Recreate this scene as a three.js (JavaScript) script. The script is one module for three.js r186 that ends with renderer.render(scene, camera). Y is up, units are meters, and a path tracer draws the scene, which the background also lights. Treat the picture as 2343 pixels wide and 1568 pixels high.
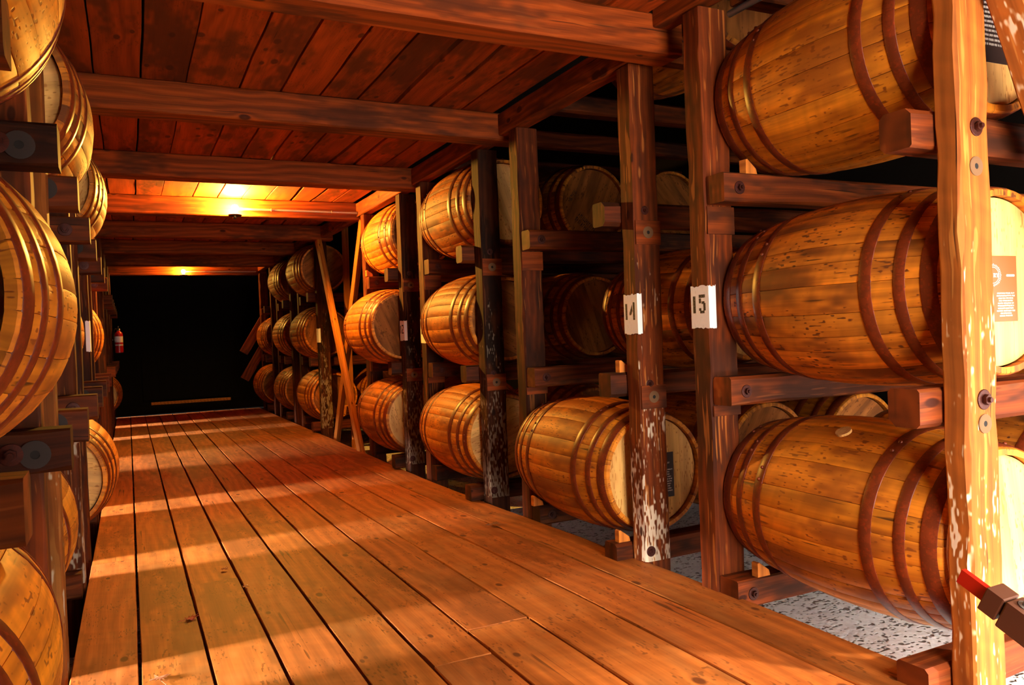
import * as THREE from 'three';
import { mergeGeometries, toCreasedNormals } from 'three/addons/utils/BufferGeometryUtils.js';
import { RectAreaLightUniformsLib } from 'three/addons/lights/RectAreaLightUniformsLib.js';

// ---------------------------------------------------------------- camera, sky, sun, window light, exposure
const scene = new THREE.Scene();
const camera = new THREE.PerspectiveCamera(47.18, 2343 / 1568, 0.05, 80);
camera.position.set(0, 1, 0);
camera.rotation.set(THREE.MathUtils.degToRad(-0.666), THREE.MathUtils.degToRad(-26.073), THREE.MathUtils.degToRad(-2.185), 'YXZ');
scene.add(camera);

const SKY = 25;
scene.background = new THREE.Color().setRGB(1.0 * SKY, 0.95 * SKY, 0.86 * SKY);
RectAreaLightUniformsLib.init();

const sun = new THREE.DirectionalLight(new THREE.Color().setRGB(1, 0.93, 0.8), 9);
sun.position.set(2.3 + 5.39, 0.2 + 3.42, -1.4 + 7.7);
sun.target.position.set(2.3, 0.2, -1.4);
sun.castShadow = true; sun.shadow.radius = 5;
sun.shadow.camera.left = -6; sun.shadow.camera.right = 6; sun.shadow.camera.top = 6; sun.shadow.camera.bottom = -6; sun.shadow.camera.far = 30;
sun.shadow.mapSize.set(2048, 2048);
scene.add(sun, sun.target);

const WINDOW_LIGHT = 3900;        // daylight through the small rick windows in the side walls
const LAMP_LIGHT = 41;          // bare bulbs, candela
const LAMP_COLOUR = new THREE.Color().setRGB(1, 0.47, 0.06);
const EXPOSURE = 1.0;

// ---------------------------------------------------------------- helpers
function rng(seed) { let a = seed >>> 0; return () => { a = (a + 0x6d2b79f5) | 0; let t = Math.imul(a ^ (a >>> 15), 1 | a); t = (t + Math.imul(t ^ (t >>> 7), 61 | t)) ^ t; return ((t ^ (t >>> 14)) >>> 0) / 4294967296; }; }
const NT = new Float32Array(65536); { const r = rng(77); for (let i = 0; i < 65536; i++) NT[i] = r(); }
function vn(x, y, px, py) {                       // value noise that repeats after px, py cells
  let xi = Math.floor(x), yi = Math.floor(y); let fx = x - xi, fy = y - yi;
  xi = ((xi % px) + px) % px; yi = ((yi % py) + py) % py;
  const x1 = (xi + 1) % px, y1 = (yi + 1) % py;
  fx = fx * fx * (3 - 2 * fx); fy = fy * fy * (3 - 2 * fy);
  const h = (a, b) => NT[(a * 157 + b * 8191 + (a * b) % 251) & 65535];
  const a = h(xi, yi), b = h(x1, yi), c = h(xi, y1), d = h(x1, y1);
  return a + (b - a) * fx + (c - a) * fy + (a - b - c + d) * fx * fy;
}
const ss = (a, b, x) => { const t = Math.min(1, Math.max(0, (x - a) / (b - a))); return t * t * (3 - 2 * t); };
const used = {};
function numbered(name) { const n = used[name] = (used[name] ?? -1) + 1; return n ? name + '_' + String(n).padStart(3, '0') : name; }
function tag(o, label, category, group) { o.userData.label = label; o.userData.category = category; if (group) o.userData.group = group; return o; }
function thing(name, label, category, x = 0, y = 0, z = 0, group) { const g = new THREE.Group(); g.name = numbered(name); g.position.set(x, y, z); scene.add(g); return tag(g, label, category, group); }
function shade(m) { m.castShadow = true; m.receiveShadow = true; return m; }
function part(name, geo, mat, parent, label) { const m = shade(new THREE.Mesh(geo, mat)); m.name = name; parent.add(m); if (label) m.userData.label = label; return m; }
function struct(name, geo, mat) { const m = shade(new THREE.Mesh(geo, mat)); m.name = numbered(name); m.userData.kind = 'structure'; scene.add(m); return m; }

function dataTexture(w, h, fn) {
  const d = new Uint8Array(w * h * 4), c = [0, 0, 0];
  for (let j = 0; j < h; j++) for (let i = 0; i < w; i++) {
    fn(i / w, j / h, c); const k = (j * w + i) * 4;
    d[k] = Math.max(0, Math.min(255, c[0])); d[k + 1] = Math.max(0, Math.min(255, c[1])); d[k + 2] = Math.max(0, Math.min(255, c[2])); d[k + 3] = 255;
  }
  const t = new THREE.DataTexture(d, w, h); t.colorSpace = THREE.SRGBColorSpace; t.wrapS = t.wrapT = THREE.RepeatWrapping; t.magFilter = THREE.LinearFilter; t.minFilter = THREE.LinearFilter; t.needsUpdate = true;
  return t;
}
// sawn timber: u runs across the grain, v along it; mw x mh metres
function woodTexture(o) {
  const { w, h, mw, mh, base } = o, r = rng(o.seed), ox = r() * 100, oy = r() * 100;
  const P = (f, m) => Math.max(1, Math.round(f * m));
  const N = (x, y, fx, fy) => { const px = P(fx, mw), py = P(fy, mh); return vn(x / mw * px + ox, y / mh * py + oy, px, py); };
  const knots = []; for (let k = 0; k < (o.knots || 0); k++) knots.push([r() * mw, r() * mh, (0.6 + r() * 0.8) * (o.knotSize || 0.012)]);
  const mix = (c, d, t) => { c[0] += (d[0] - c[0]) * t; c[1] += (d[1] - c[1]) * t; c[2] += (d[2] - c[2]) * t; };
  return dataTexture(w, h, (u, v, c) => {
    const x = u * mw, y = v * mh;
    let warp = (N(x, y, 4, 0.9) - 0.5) * o.warp + (N(x, y, 9, 2.6) - 0.5) * o.warp * 0.35, kd = 0;
    for (const [kx, ky, kr] of knots) {
      let dx = x - kx, dy = y - ky; dx -= Math.round(dx / mw) * mw; dy -= Math.round(dy / mh) * mh;
      if (Math.abs(dx) > kr * 7 || Math.abs(dy) > kr * 14) continue;
      const q = Math.sqrt(dx * dx + dy * dy * 0.3) / kr;
      if (q < 5) { warp += Math.exp(-q * 0.8) * 1.6; kd = Math.max(kd, 1 - ss(0.7, 1.25, q)); }
    }
    const ring = 0.5 + 0.5 * Math.sin(6.2832 * (x * o.rings + warp));
    const t = 0.4 * ring + 0.34 * N(x, y, 220, 9) + 0.26 * N(x, y, 70, 2.5);
    const k = 1 + (t - 0.5) * o.contrast;
    c[0] = base[0] * k; c[1] = base[1] * (1 + (k - 1) * 1.15); c[2] = base[2] * (1 + (k - 1) * 1.3);
    if (o.saw) { const s = N(x, y + x * 0.35, 3, o.saw); const l = 1 + (s - 0.5) * (o.sawDepth ?? 0.1); c[0] *= l; c[1] *= l; c[2] *= l; }
    if (o.stain) { const s = ss(0.5, 0.74, 0.55 * N(x, y, 5, 2) + 0.3 * N(x, y, 17, 6) + 0.15 * N(x, y, 60, 20)) * o.stain; mix(c, o.dark, s); }
    if (o.spots) { const s = ss(0.74, 0.84, N(x, y, 190, 52) * 0.7 + N(x, y, 14, 9) * 0.3) * o.spots; mix(c, o.dark, s); }
    if (o.cracks) { const s = ss(0.86, 0.93, N(x, y, 130, 4.5) * 0.7 + N(x, y, 21, 2) * 0.3) * o.cracks; mix(c, [c[0] * 0.3, c[1] * 0.25, c[2] * 0.2], s); }
    if (o.chips) { const s = ss(0.74, 0.8, N(x, y, 110, 8) * 0.6 + N(x, y, 24, 2.4) * 0.4) * o.chips; mix(c, o.light, s); }
    if (o.dust) { const s = ss(0.45, 0.8, 0.6 * N(x, y, 3.5, 2.4) + 0.4 * N(x, y, 30, 16)) * o.dust; mix(c, o.light, s); }
    if (o.limewash) { const g = o.limewash(y, N(x, y, 5, 3)); const s = ss(0.5, 0.66, 0.3 * N(x, y, 44, 15) + 0.45 * N(x, y, 150, 45) + 0.25 * N(x, y, 13, 4) + g); mix(c, o.lime || [226, 210, 186], s * 0.8); }
    if (kd) mix(c, o.knotColour || [base[0] * 0.45, base[1] * 0.35, base[2] * 0.3], kd * 0.8);
  });
}
function timberMaterial(o, extra = {}) {
  const map = woodTexture(o); map.repeat.set(1 / o.mw, 1 / o.mh);
  return new THREE.MeshPhysicalMaterial({ map, bumpMap: map, bumpScale: o.bump ?? 0.002, roughness: o.rough ?? 0.75, specularIntensity: o.spec ?? 0.3, vertexColors: true, ...extra });
}
const M = {
  stave: timberMaterial({ w: 1024, h: 1024, mw: 1, mh: 1, spec: 0.6, base: [206, 121, 22], rings: 16, warp: 2.2, contrast: 0.3, stain: 0.65, dark: [118, 56, 12], spots: 0.8, cracks: 0.8, saw: 60, seed: 3, bump: 0.0012, rough: 0.58 }),
  staveOld: timberMaterial({ w: 1024, h: 1024, mw: 1, mh: 1, spec: 0.6, base: [198, 114, 22], rings: 20, warp: 2.6, contrast: 0.4, stain: 0.75, dark: [92, 43, 11], spots: 0.9, cracks: 0.9, saw: 60, seed: 8, bump: 0.0014, rough: 0.66 }),
  head: timberMaterial({ w: 512, h: 1024, mw: 0.5, mh: 1, base: [226, 172, 98], rings: 16, warp: 1.4, contrast: 0.2, stain: 0.25, dark: [160, 96, 42], spots: 0.6, seed: 12, bump: 0.0006, rough: 0.7 }),
  headShaded: timberMaterial({ w: 256, h: 512, mw: 0.5, mh: 1, base: [150, 88, 38], rings: 16, warp: 1.4, contrast: 0.25, stain: 0.5, dark: [80, 42, 18], spots: 0.6, seed: 14, bump: 0.0006, rough: 0.75 }),  // darker copy of head, standing in for shade deep in the racks
  post: timberMaterial({ w: 512, h: 2048, mw: 0.5, mh: 2.6, base: [100, 41, 10], rings: 24, warp: 2, contrast: 0.6, stain: 0.75, dark: [48, 22, 11], chips: 0.6, light: [190, 114, 46], cracks: 0.9, saw: 34, knots: 4, seed: 21, bump: 0.0016, rough: 0.7 }),
  postPale: timberMaterial({ w: 512, h: 2048, mw: 0.5, mh: 2.6, base: [146, 78, 25], rings: 22, warp: 1.2, contrast: 0.4, stain: 0.3, dark: [110, 60, 24], chips: 0.3, light: [224, 164, 84], cracks: 1, saw: 46, knots: 3, seed: 26, bump: 0.0014, rough: 0.7, limewash: (y, n) => (y < 1.3 ? -0.05 - 0.16 * Math.abs(y - 0.5) - 0.06 * n : -0.4) }),
  postLime: timberMaterial({ w: 512, h: 2048, mw: 0.5, mh: 2.6, base: [100, 42, 11], rings: 24, warp: 2, contrast: 0.6, stain: 0.6, dark: [52, 24, 12], chips: 0.6, light: [190, 118, 52], cracks: 0.9, saw: 34, knots: 4, seed: 31, bump: 0.0014, rough: 0.7, limewash: (y, n) => (y < 1.5 ? 0.07 - 0.26 * Math.max(0, y - 0.1) - 0.06 * n : -0.5) }),
  postGrey: timberMaterial({ w: 512, h: 2048, mw: 0.5, mh: 2.6, base: [76, 34, 12], rings: 24, warp: 2, contrast: 0.6, stain: 0.8, dark: [30, 16, 10], chips: 0.4, light: [168, 104, 56], cracks: 0.9, saw: 34, knots: 4, seed: 36, bump: 0.0014, rough: 0.75, lime: [176, 160, 136], limewash: (y, n) => (y < 1.4 ? 0.1 - 0.24 * Math.max(0, y - 0.15) - 0.08 * n : -0.5) }),  // pale lower wash: low daylight on the feet put into the colour
  rail: timberMaterial({ w: 512, h: 2048, mw: 0.5, mh: 2.6, base: [110, 46, 12], rings: 20, warp: 3.2, contrast: 0.6, stain: 0.7, dark: [40, 20, 12], chips: 0.25, light: [180, 104, 46], cracks: 0.8, knots: 5, seed: 41, bump: 0.002, rough: 0.66 }),
  beam: timberMaterial({ w: 512, h: 2048, mw: 0.5, mh: 2.6, base: [126, 52, 10], rings: 18, warp: 3, contrast: 0.6, stain: 0.6, dark: [56, 25, 12], chips: 0.18, light: [176, 98, 42], cracks: 0.7, knots: 7, knotSize: 0.015, seed: 46, bump: 0.002, rough: 0.68 }),
  floor: timberMaterial({ w: 1024, h: 2048, mw: 1, mh: 2.6, base: [172, 92, 36], rings: 16, warp: 2.6, contrast: 0.3, stain: 0.42, dark: [100, 52, 20], spots: 0.6, dust: 0.16, light: [196, 146, 96], cracks: 0.5, saw: 60, sawDepth: 0.05, knots: 16, knotSize: 0.011, knotColour: [88, 42, 18], seed: 51, bump: 0.0012, rough: 0.62 }),
  ceiling: timberMaterial({ w: 1024, h: 2048, mw: 1, mh: 2.6, base: [162, 64, 11], rings: 12, warp: 3.4, contrast: 0.35, stain: 0.7, dark: [92, 42, 14], spots: 0.35, cracks: 0.4, knots: 26, knotSize: 0.014, knotColour: [84, 36, 14], seed: 57, bump: 0.0008, rough: 0.75 }),
  newWood: timberMaterial({ w: 256, h: 1024, mw: 0.25, mh: 1, base: [204, 120, 44], rings: 24, warp: 2, contrast: 0.4, stain: 0.25, dark: [140, 70, 30], cracks: 0.3, knots: 3, seed: 61, bump: 0.001, rough: 0.65 }),
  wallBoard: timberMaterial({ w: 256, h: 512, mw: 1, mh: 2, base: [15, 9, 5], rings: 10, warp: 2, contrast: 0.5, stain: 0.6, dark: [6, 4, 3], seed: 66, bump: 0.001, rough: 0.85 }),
};
const rustMap = dataTexture(256, 256, (u, v, c) => {
  const n = 0.5 * vn(u * 14, v * 14, 14, 14) + 0.3 * vn(u * 40, v * 40, 40, 40) + 0.2 * vn(u * 110, v * 110, 110, 110);
  const s = ss(0.4, 0.66, n), p = ss(0.78, 0.86, vn(u * 50 + 9, v * 50, 50, 50));
  c[0] = 98 + 18 * s + 20 * p; c[1] = 38 + 7 * s + 4 * p; c[2] = 15 + 2 * s; 
});
rustMap.repeat.set(3.2, 3.2);
M.hoop = new THREE.MeshPhysicalMaterial({ map: rustMap, bumpMap: rustMap, bumpScale: 0.0003, roughness: 0.4, metalness: 0, specularIntensity: 0.55 });
M.bolt = new THREE.MeshStandardMaterial({ map: rustMap, roughness: 0.5, metalness: 0.5, color: 0x9a8a80 });
M.dark = new THREE.MeshStandardMaterial({ color: 0x120a06, roughness: 0.9 });
M.steel = new THREE.MeshStandardMaterial({ color: 0x8b8078, roughness: 0.4, metalness: 0.8 });

// ---- geometry
function tint(geo, r, g = r, b = r) { const n = geo.attributes.position.count, a = new Float32Array(n * 3); for (let i = 0; i < n; i++) { a[i * 3] = r; a[i * 3 + 1] = g; a[i * 3 + 2] = b; } geo.setAttribute('color', new THREE.BufferAttribute(a, 3)); return geo; }
// a sawn timber along +y from 0 to len: eight-sided section w (x) by d (z), worn edges, uv in metres with v along the grain
function timber(len, w, d, o = {}) {
  const r = rng(o.seed ?? 1), n = o.segs ?? 8, ch = o.chamfer ?? 0.006, jit = o.jitter ?? 0.002, du = r() * 7, dv = o.v0 ?? r() * 7;
  const rings = [];
  for (let i = 0; i <= n; i++) {
    const y = len * i / n, j = () => (r() - 0.5) * 2 * jit, c = () => ch * (0.6 + r() * 0.9 + (r() < (o.chips ?? 0) ? 0.9 : 0));
    const bx = (o.bow ?? 0) * (r() - 0.5), bz = (o.bow ?? 0) * (r() - 0.5), hw = w / 2, hd = d / 2;
    const q = [c(), c(), c(), c()];
    rings.push([[-hw + q[0] + bx, hd + j() * 0.3 + bz], [hw - q[1] + bx, hd + j() * 0.3 + bz], [hw + j() * 0.3 + bx, hd - q[1] + bz], [hw + j() * 0.3 + bx, -hd + q[2] + bz], [hw - q[2] + bx, -hd + bz], [-hw + q[3] + bx, -hd + bz], [-hw + bx, -hd + q[3] + bz], [-hw + bx, hd - q[0] + bz]].map(([x, z]) => [x + j() * 0.5, y, z + j() * 0.5]));
  }
  const pos = [], uv = [], per = [0, w, w + 0.01, w + d, w + d + 0.01, 2 * w + d, 2 * w + d + 0.01, 2 * w + 2 * d, 2 * w + 2 * d + 0.01];
  const put = (p, u, v) => { pos.push(p[0], p[1], p[2]); uv.push(u + du, v + dv); };
  for (let i = 0; i < n; i++) for (let k = 0; k < 8; k++) {
    const a = rings[i][k], b = rings[i][(k + 1) % 8], c = rings[i + 1][(k + 1) % 8], e = rings[i + 1][k], u0 = per[k], u1 = per[k + 1], v0 = len * i / n, v1 = len * (i + 1) / n;
    put(a, u0, v0); put(b, u1, v0); put(c, u1, v1); put(a, u0, v0); put(c, u1, v1); put(e, u0, v1);
  }
  for (const [ring, s] of [[rings[0], 1], [rings[n], 0]]) for (let k = 1; k < 7; k++) {
    const t = s ? [0, k + 1, k] : [0, k, k + 1]; for (const q of t) put(ring[q], ring[q][0] * 0.25, ring[q][2] * 4);
  }
  const g = new THREE.BufferGeometry(); g.setAttribute('position', new THREE.Float32BufferAttribute(pos, 3)); g.setAttribute('uv', new THREE.Float32BufferAttribute(uv, 2));
  if (o.bend) { const p = g.attributes.position; for (let i = 0; i < p.count; i++) { const q = o.bend(p.getX(i), p.getY(i), p.getZ(i)); p.setXYZ(i, q[0], q[1], q[2]); } }
  const out = toCreasedNormals(g, 0.42), k = o.tone ?? 1; return tint(out, k * (o.tr ?? 1), k * (o.tg ?? 1), k * (o.tb ?? 1));
}
const alongX = (g) => g.rotateZ(-Math.PI / 2), alongZ = (g) => g.rotateX(-Math.PI / 2);   // +y becomes +x / becomes -z
function boxGeo(x0, x1, y0, y1, z0, z1) { const g = new THREE.BoxGeometry(x1 - x0, y1 - y0, z1 - z0); g.translate((x0 + x1) / 2, (y0 + y1) / 2, (z0 + z1) / 2); return tint(g, 1); }
// surface of revolution about z through [radius, z] points
function revolve(prof, seg) {
  const g = new THREE.LatheGeometry(prof.map(([r, s]) => new THREE.Vector2(r, s)), seg); g.rotateX(Math.PI / 2);
  const p = g.attributes.position, u = g.attributes.uv; for (let i = 0; i < p.count; i++) u.setXY(i, Math.floor(i / prof.length) / seg * 2, p.getZ(i));
  return g;
}

// ---------------------------------------------------------------- the setting
const FACE_R = 1.95, FACE_L = -0.205, CEIL = 2.262;
const POSTS = [[1.315, 1.385], [2.303, 2.405], [2.76, 2.86], [3.83, 3.935], [4.36, 4.47], [5.4, 5.51], [5.89, 6.0], [6.94, 7.04], [8.97, 9.07], [10.05, 10.15], [10.57, 10.67], [11.64, 11.74], [12.15, 12.25], [13.2, 13.3]];
const floorY = (d) => -0.05 * ss(1.8, 6.2, d) - 0.02 * ss(6, 12, d);
const GROUND = -0.3;

// ground: near-white gravel with dark specks under the racks
const gravelMap = dataTexture(512, 512, (u, v, c) => {
  const n = 0.5 * vn(u * 60, v * 60, 60, 60) + 0.3 * vn(u * 150, v * 150, 150, 150) + 0.2 * vn(u * 17, v * 17, 17, 17);
  const dk = ss(0.66, 0.76, vn(u * 44, v * 90, 44, 90) * 0.6 + vn(u * 120 + 3, v * 120, 120, 120) * 0.4), k = 236 + 30 * n;
  c[0] = k * (1 - 0.5 * dk); c[1] = k * 0.98 * (1 - 0.56 * dk); c[2] = k * 0.97 * (1 - 0.6 * dk);
});
gravelMap.repeat.set(1, 1);
M.gravel = new THREE.MeshStandardMaterial({ map: gravelMap, bumpMap: gravelMap, bumpScale: 0.012, roughness: 0.95 });
{
  const g = new THREE.PlaneGeometry(26, 36, 52, 72); g.rotateX(-Math.PI / 2); g.translate(1, GROUND, -6);
  const p = g.attributes.position, u = g.attributes.uv;
  for (let i = 0; i < p.count; i++) { const x = p.getX(i), z = p.getZ(i); u.setXY(i, x, z); p.setY(i, GROUND + 0.03 * (vn(x * 1.7 + 40, z * 1.7 + 90, 64, 128) - 0.5)); }
  g.computeVertexNormals(); struct('ground', g, M.gravel);
}
// walkway of long planks over the gravel
const floor = new THREE.Group(); floor.name = 'floor'; floor.userData.kind = 'structure'; scene.add(floor);
{
  const near = [-0.205, -0.006, 0.194, 0.391, 0.593, 0.793, 0.995, 1.235, 1.51, 1.76, 1.985], far = [-0.2, -0.004, 0.196, 0.394, 0.592, 0.79, 0.992, 1.21, 1.445, 1.69, 1.925];
  const joints = [[1.1, 4.24, 8.4], [0.2, 6.1], [-0.3, 3.6, 9.7], [0.7, 7.65], [1.9, 8.9], [-0.2, 2.25, 6.6], [0.9, 2.47, 9], [0.1, 5.2, 10.3], [1.4, 7.2], [0.6, 6.3, 11]];
  const r = rng(5);
  for (let k = 0; k < 10; k++) {
    const cuts = [-0.38, ...joints[k], 13.55];
    for (let j = 0; j < cuts.length - 1; j++) {
      const d0 = cuts[j] + 0.003, d1 = cuts[j + 1] - 0.003, len = d1 - d0; if (len < 0.4) continue;
      const tone = 0.86 + r() * 0.26, gap = 0.003 + r() * 0.003;
      const g = timber(len, 1, 0.04, { segs: Math.ceil(len * 5), chamfer: 0.0035, jitter: 0.0022, seed: 900 + k * 10 + j, tone, tg: 0.95 + r() * 0.1, tb: 0.9 + r() * 0.2, v0: r() * 3,
        bend: (x, y, z) => {
          const d = d0 + y, f = ss(1.5, 5.5, d), xa = near[k] + (far[k] - near[k]) * f + gap, xb = near[k + 1] + (far[k + 1] - near[k + 1]) * f - gap;
          const t = x + 0.5, X = t < 0.3 ? xa + t * 0.6 : t > 0.7 ? xb - (1 - t) * 0.6 : xa + (xb - xa) * t;   // keeps the worn arris narrow
          return [X, floorY(d) - 0.02 + z + 0.002 * Math.sin(k * 7 + j), -d];
        } });
      const u = g.attributes.uv; for (let i = 0; i < u.count; i++) u.setX(i, u.getX(i) * 0.21 + k * 0.37);
      part('plank', g, M.floor, floor);
    }
  }
  for (const x of [-0.17, 1.86]) part('light_skirt', boxGeo(x - 0.02, x + 0.02, GROUND - 0.05, -0.1, -13.5, 0.35), M.wallBoard, floor);  // boards added to keep window light out from under the planks
  // bearers under the walkway, mostly in the dark
  for (let d = -0.3; d < 13.4; d += 1.43) part('bearer', alongX(timber(2.1, 0.1, 0.09, { seed: 40 + d * 10 | 0 })).translate(-0.18, floorY(d) - 0.09, -d), M.rail, floor);
}
// ceiling of boards laid along the aisle, resting on the cross beams
const ceiling = new THREE.Group(); ceiling.name = 'ceiling'; ceiling.userData.kind = 'structure'; scene.add(ceiling);
{
  const X = [-0.33, -0.09, 0.102, 0.298, 0.545, 0.74, 0.938, 1.136, 1.342, 1.529, 1.73, 1.925];
  const gaps = [4, 7, 9, 5, 9, 9, 8, 9, 26, 22, 12, 4], cuts = [-0.38, 2.64, 7.2, 10.2, 13.4], r = rng(15);
  const wave = (k, d) => 0.016 * Math.sin(d * 2.3 + k * 2) * (k === 8 || k === 9 ? 1 : 0.12) + 0.0018 * Math.sin(d * 7.1 + k);
  for (let k = 0; k < 11; k++) for (let j = 0; j < 4; j++) {
    const d0 = cuts[j] + 0.002, d1 = cuts[j + 1] - 0.002, len = d1 - d0, tone = 0.62 + 0.5 * r();
    const g = timber(len, 1, 0.028, { segs: Math.ceil(len * 6), chamfer: 0.002, jitter: 0.0015, seed: 1500 + k * 9 + j, tone, tg: 0.95 + r() * 0.1, v0: r() * 3,
      bend: (x, y, z) => {
        const d = d0 + y, wob = (e) => wave(e, d), xa = X[k] + (k ? wob(k) : 0) + gaps[k] * 0.0005, xb = X[k + 1] + wob(k + 1) - gaps[k + 1] * 0.0005, t = x + 0.5;
        return [t < 0.3 ? xa + t * 0.5 : t > 0.7 ? xb - (1 - t) * 0.5 : xa + (xb - xa) * t, CEIL + 0.015 + z + 0.002 * Math.sin(k * 5 + j), -d];
      } });
    const u = g.attributes.uv; for (let i = 0; i < u.count; i++) u.setX(i, u.getX(i) * 0.21 + k * 0.41 + j * 0.13);
    part('plank', g, M.ceiling, ceiling);
  }
}
// outer walls: rick windows where the gaps between the racks meet the side walls, a wide doorway at the front, a closed door at the far end
const WX0 = -5, WX1 = 4.4, ZF = 0.4, ZB = -16.2, ROOF = 3.5;
const WINDOWS = [[2.45, 2.73], [4.02, 4.3], [5.56, 5.84], [7.6, 8.4], [10.22, 10.5], [11.81, 12.09], [13.5, 13.8]];
const WY0 = 0.6, WY1 = 1.6;
function sideWall(name, xa, xb) {
  const gs = []; let d = -ZF;
  for (const [a, b] of WINDOWS) { gs.push(boxGeo(xa, xb, GROUND - 0.3, ROOF, -a, -d), boxGeo(xa, xb, GROUND - 0.3, WY0, -b, -a), boxGeo(xa, xb, WY1, ROOF, -b, -a)); d = b; }
  gs.push(boxGeo(xa, xb, GROUND - 0.3, ROOF, ZB, -d)); struct(name, mergeGeometries(gs), M.wallBoard);
}
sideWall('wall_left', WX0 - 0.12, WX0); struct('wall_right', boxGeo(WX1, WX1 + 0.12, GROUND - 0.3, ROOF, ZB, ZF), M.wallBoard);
// added unseen blocks with slots behind the left racks, narrowing window light into strips
{
  const gs = []; let d = -ZF;
  for (const [a, b] of WINDOWS) { gs.push(boxGeo(WX0, -1.0, GROUND - 0.3, ROOF, -a, -d), boxGeo(-1.1, -1.0, GROUND - 0.3, 0.04, -b, -a), boxGeo(-1.1, -1.0, 0.4, ROOF, -b, -a)); d = b; }
  gs.push(boxGeo(WX0, -1.0, GROUND - 0.3, ROOF, ZB, -d)); struct('added_slot_wall', mergeGeometries(gs), M.wallBoard);
}
M.daylight = new THREE.MeshStandardMaterial({ color: 0x000000, emissive: new THREE.Color(1, 0.96, 0.88), emissiveIntensity: 2 });
let nWin = 0;
for (const [side, x, gain] of [[-1, WX0 - 0.06, 1]]) for (const [a, b] of WINDOWS) {
  nWin++; const g = new THREE.Group(); g.name = 'window_' + nWin; g.userData.kind = 'structure'; scene.add(g);
  part('pane', boxGeo(x - 0.004, x + 0.004, WY0, WY1, -b, -a), M.daylight, g);
  const e = 0.03; part('frame', mergeGeometries([boxGeo(x - 0.03, x + 0.03, WY0, WY0 + e, -b, -a), boxGeo(x - 0.03, x + 0.03, WY1 - e, WY1, -b, -a), boxGeo(x - 0.03, x + 0.03, WY0 + e, WY1 - e, -b, -b + e), boxGeo(x - 0.03, x + 0.03, WY0 + e, WY1 - e, -a - e, -a)]), M.wallBoard, g);
  const l = new THREE.RectAreaLight(new THREE.Color().setRGB(1, 0.95, 0.86), WINDOW_LIGHT * gain * (b - a > 0.5 ? 0.2 : 1), b - a - 0.06, WY1 - WY0 - 0.06);
  l.position.set(x - side * 0.045, (WY0 + WY1) / 2, -(a + b) / 2); l.lookAt(x - side * 2, (WY0 + WY1) / 2, -(a + b) / 2); scene.add(l);
}
// unseen front wall, its openings sized to steer daylight: a barn doorway at the right of the aisle, a low opening before the first right-hand bay, and the loft above open to the sky
struct('wall_front', mergeGeometries([boxGeo(WX0, -0.4, GROUND - 0.3, ROOF, ZF, ZF + 0.12), boxGeo(-0.4, 0.85, GROUND - 0.3, 2.45, ZF, ZF + 0.12), boxGeo(0.85, 2.1, 2.08, 2.45, ZF, ZF + 0.12), boxGeo(-0.4, 2.1, 3.3, ROOF, ZF, ZF + 0.12), boxGeo(2.1, 4.36, 1.12, ROOF, ZF, ZF + 0.12), boxGeo(4.36, WX1, GROUND - 0.3, ROOF, ZF, ZF + 0.12)]), M.wallBoard);
// added boards that keep loft daylight off the racks
struct('added_loft_screen_right', boxGeo(2.1, 2.13, 2.33, ROOF, -13.4, ZF), M.wallBoard); struct('added_loft_screen_left', boxGeo(-0.4, -0.37, 2.33, ROOF, -13.4, ZF), M.wallBoard);
// added unseen screen that keeps the sun off the doorway
struct('added_sun_screen', boxGeo(2.1, 2.18, GROUND - 0.3, 3.3, ZF + 0.12, ZF + 2.6), M.wallBoard);
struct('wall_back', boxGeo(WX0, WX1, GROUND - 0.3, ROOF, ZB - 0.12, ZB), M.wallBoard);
{
  const d = new THREE.Group(); d.name = 'door_1'; d.userData.kind = 'structure'; scene.add(d);
  for (let k = 0; k < 7; k++) part('board', boxGeo(k ? 0.26 + k * 0.211 : 0.22, 0.26 + k * 0.211 + 0.2105, 0.0, 2.04, ZB + 0.002, ZB + 0.04), M.wallBoard, d);
  part('ledge', boxGeo(0.28, 1.72, 0.5, 0.64, ZB + 0.04, ZB + 0.065), M.wallBoard, d); part('ledge', boxGeo(0.28, 1.72, 1.5, 1.64, ZB + 0.04, ZB + 0.065), M.wallBoard, d);
  part('threshold', boxGeo(0.35, 1.75, -0.082, -0.03, ZB + 0.07, ZB + 0.14), M.newWood, d);  // pale strip standing in for light leaking under the door
}
// a dark landing between the end of the planks and the far wall
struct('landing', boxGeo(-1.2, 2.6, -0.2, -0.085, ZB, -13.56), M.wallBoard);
struct('roof', boxGeo(WX0 - 0.12, WX1 + 0.12, ROOF, ROOF + 0.1, ZB - 0.12, ZF + 0.12), M.wallBoard);

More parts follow.
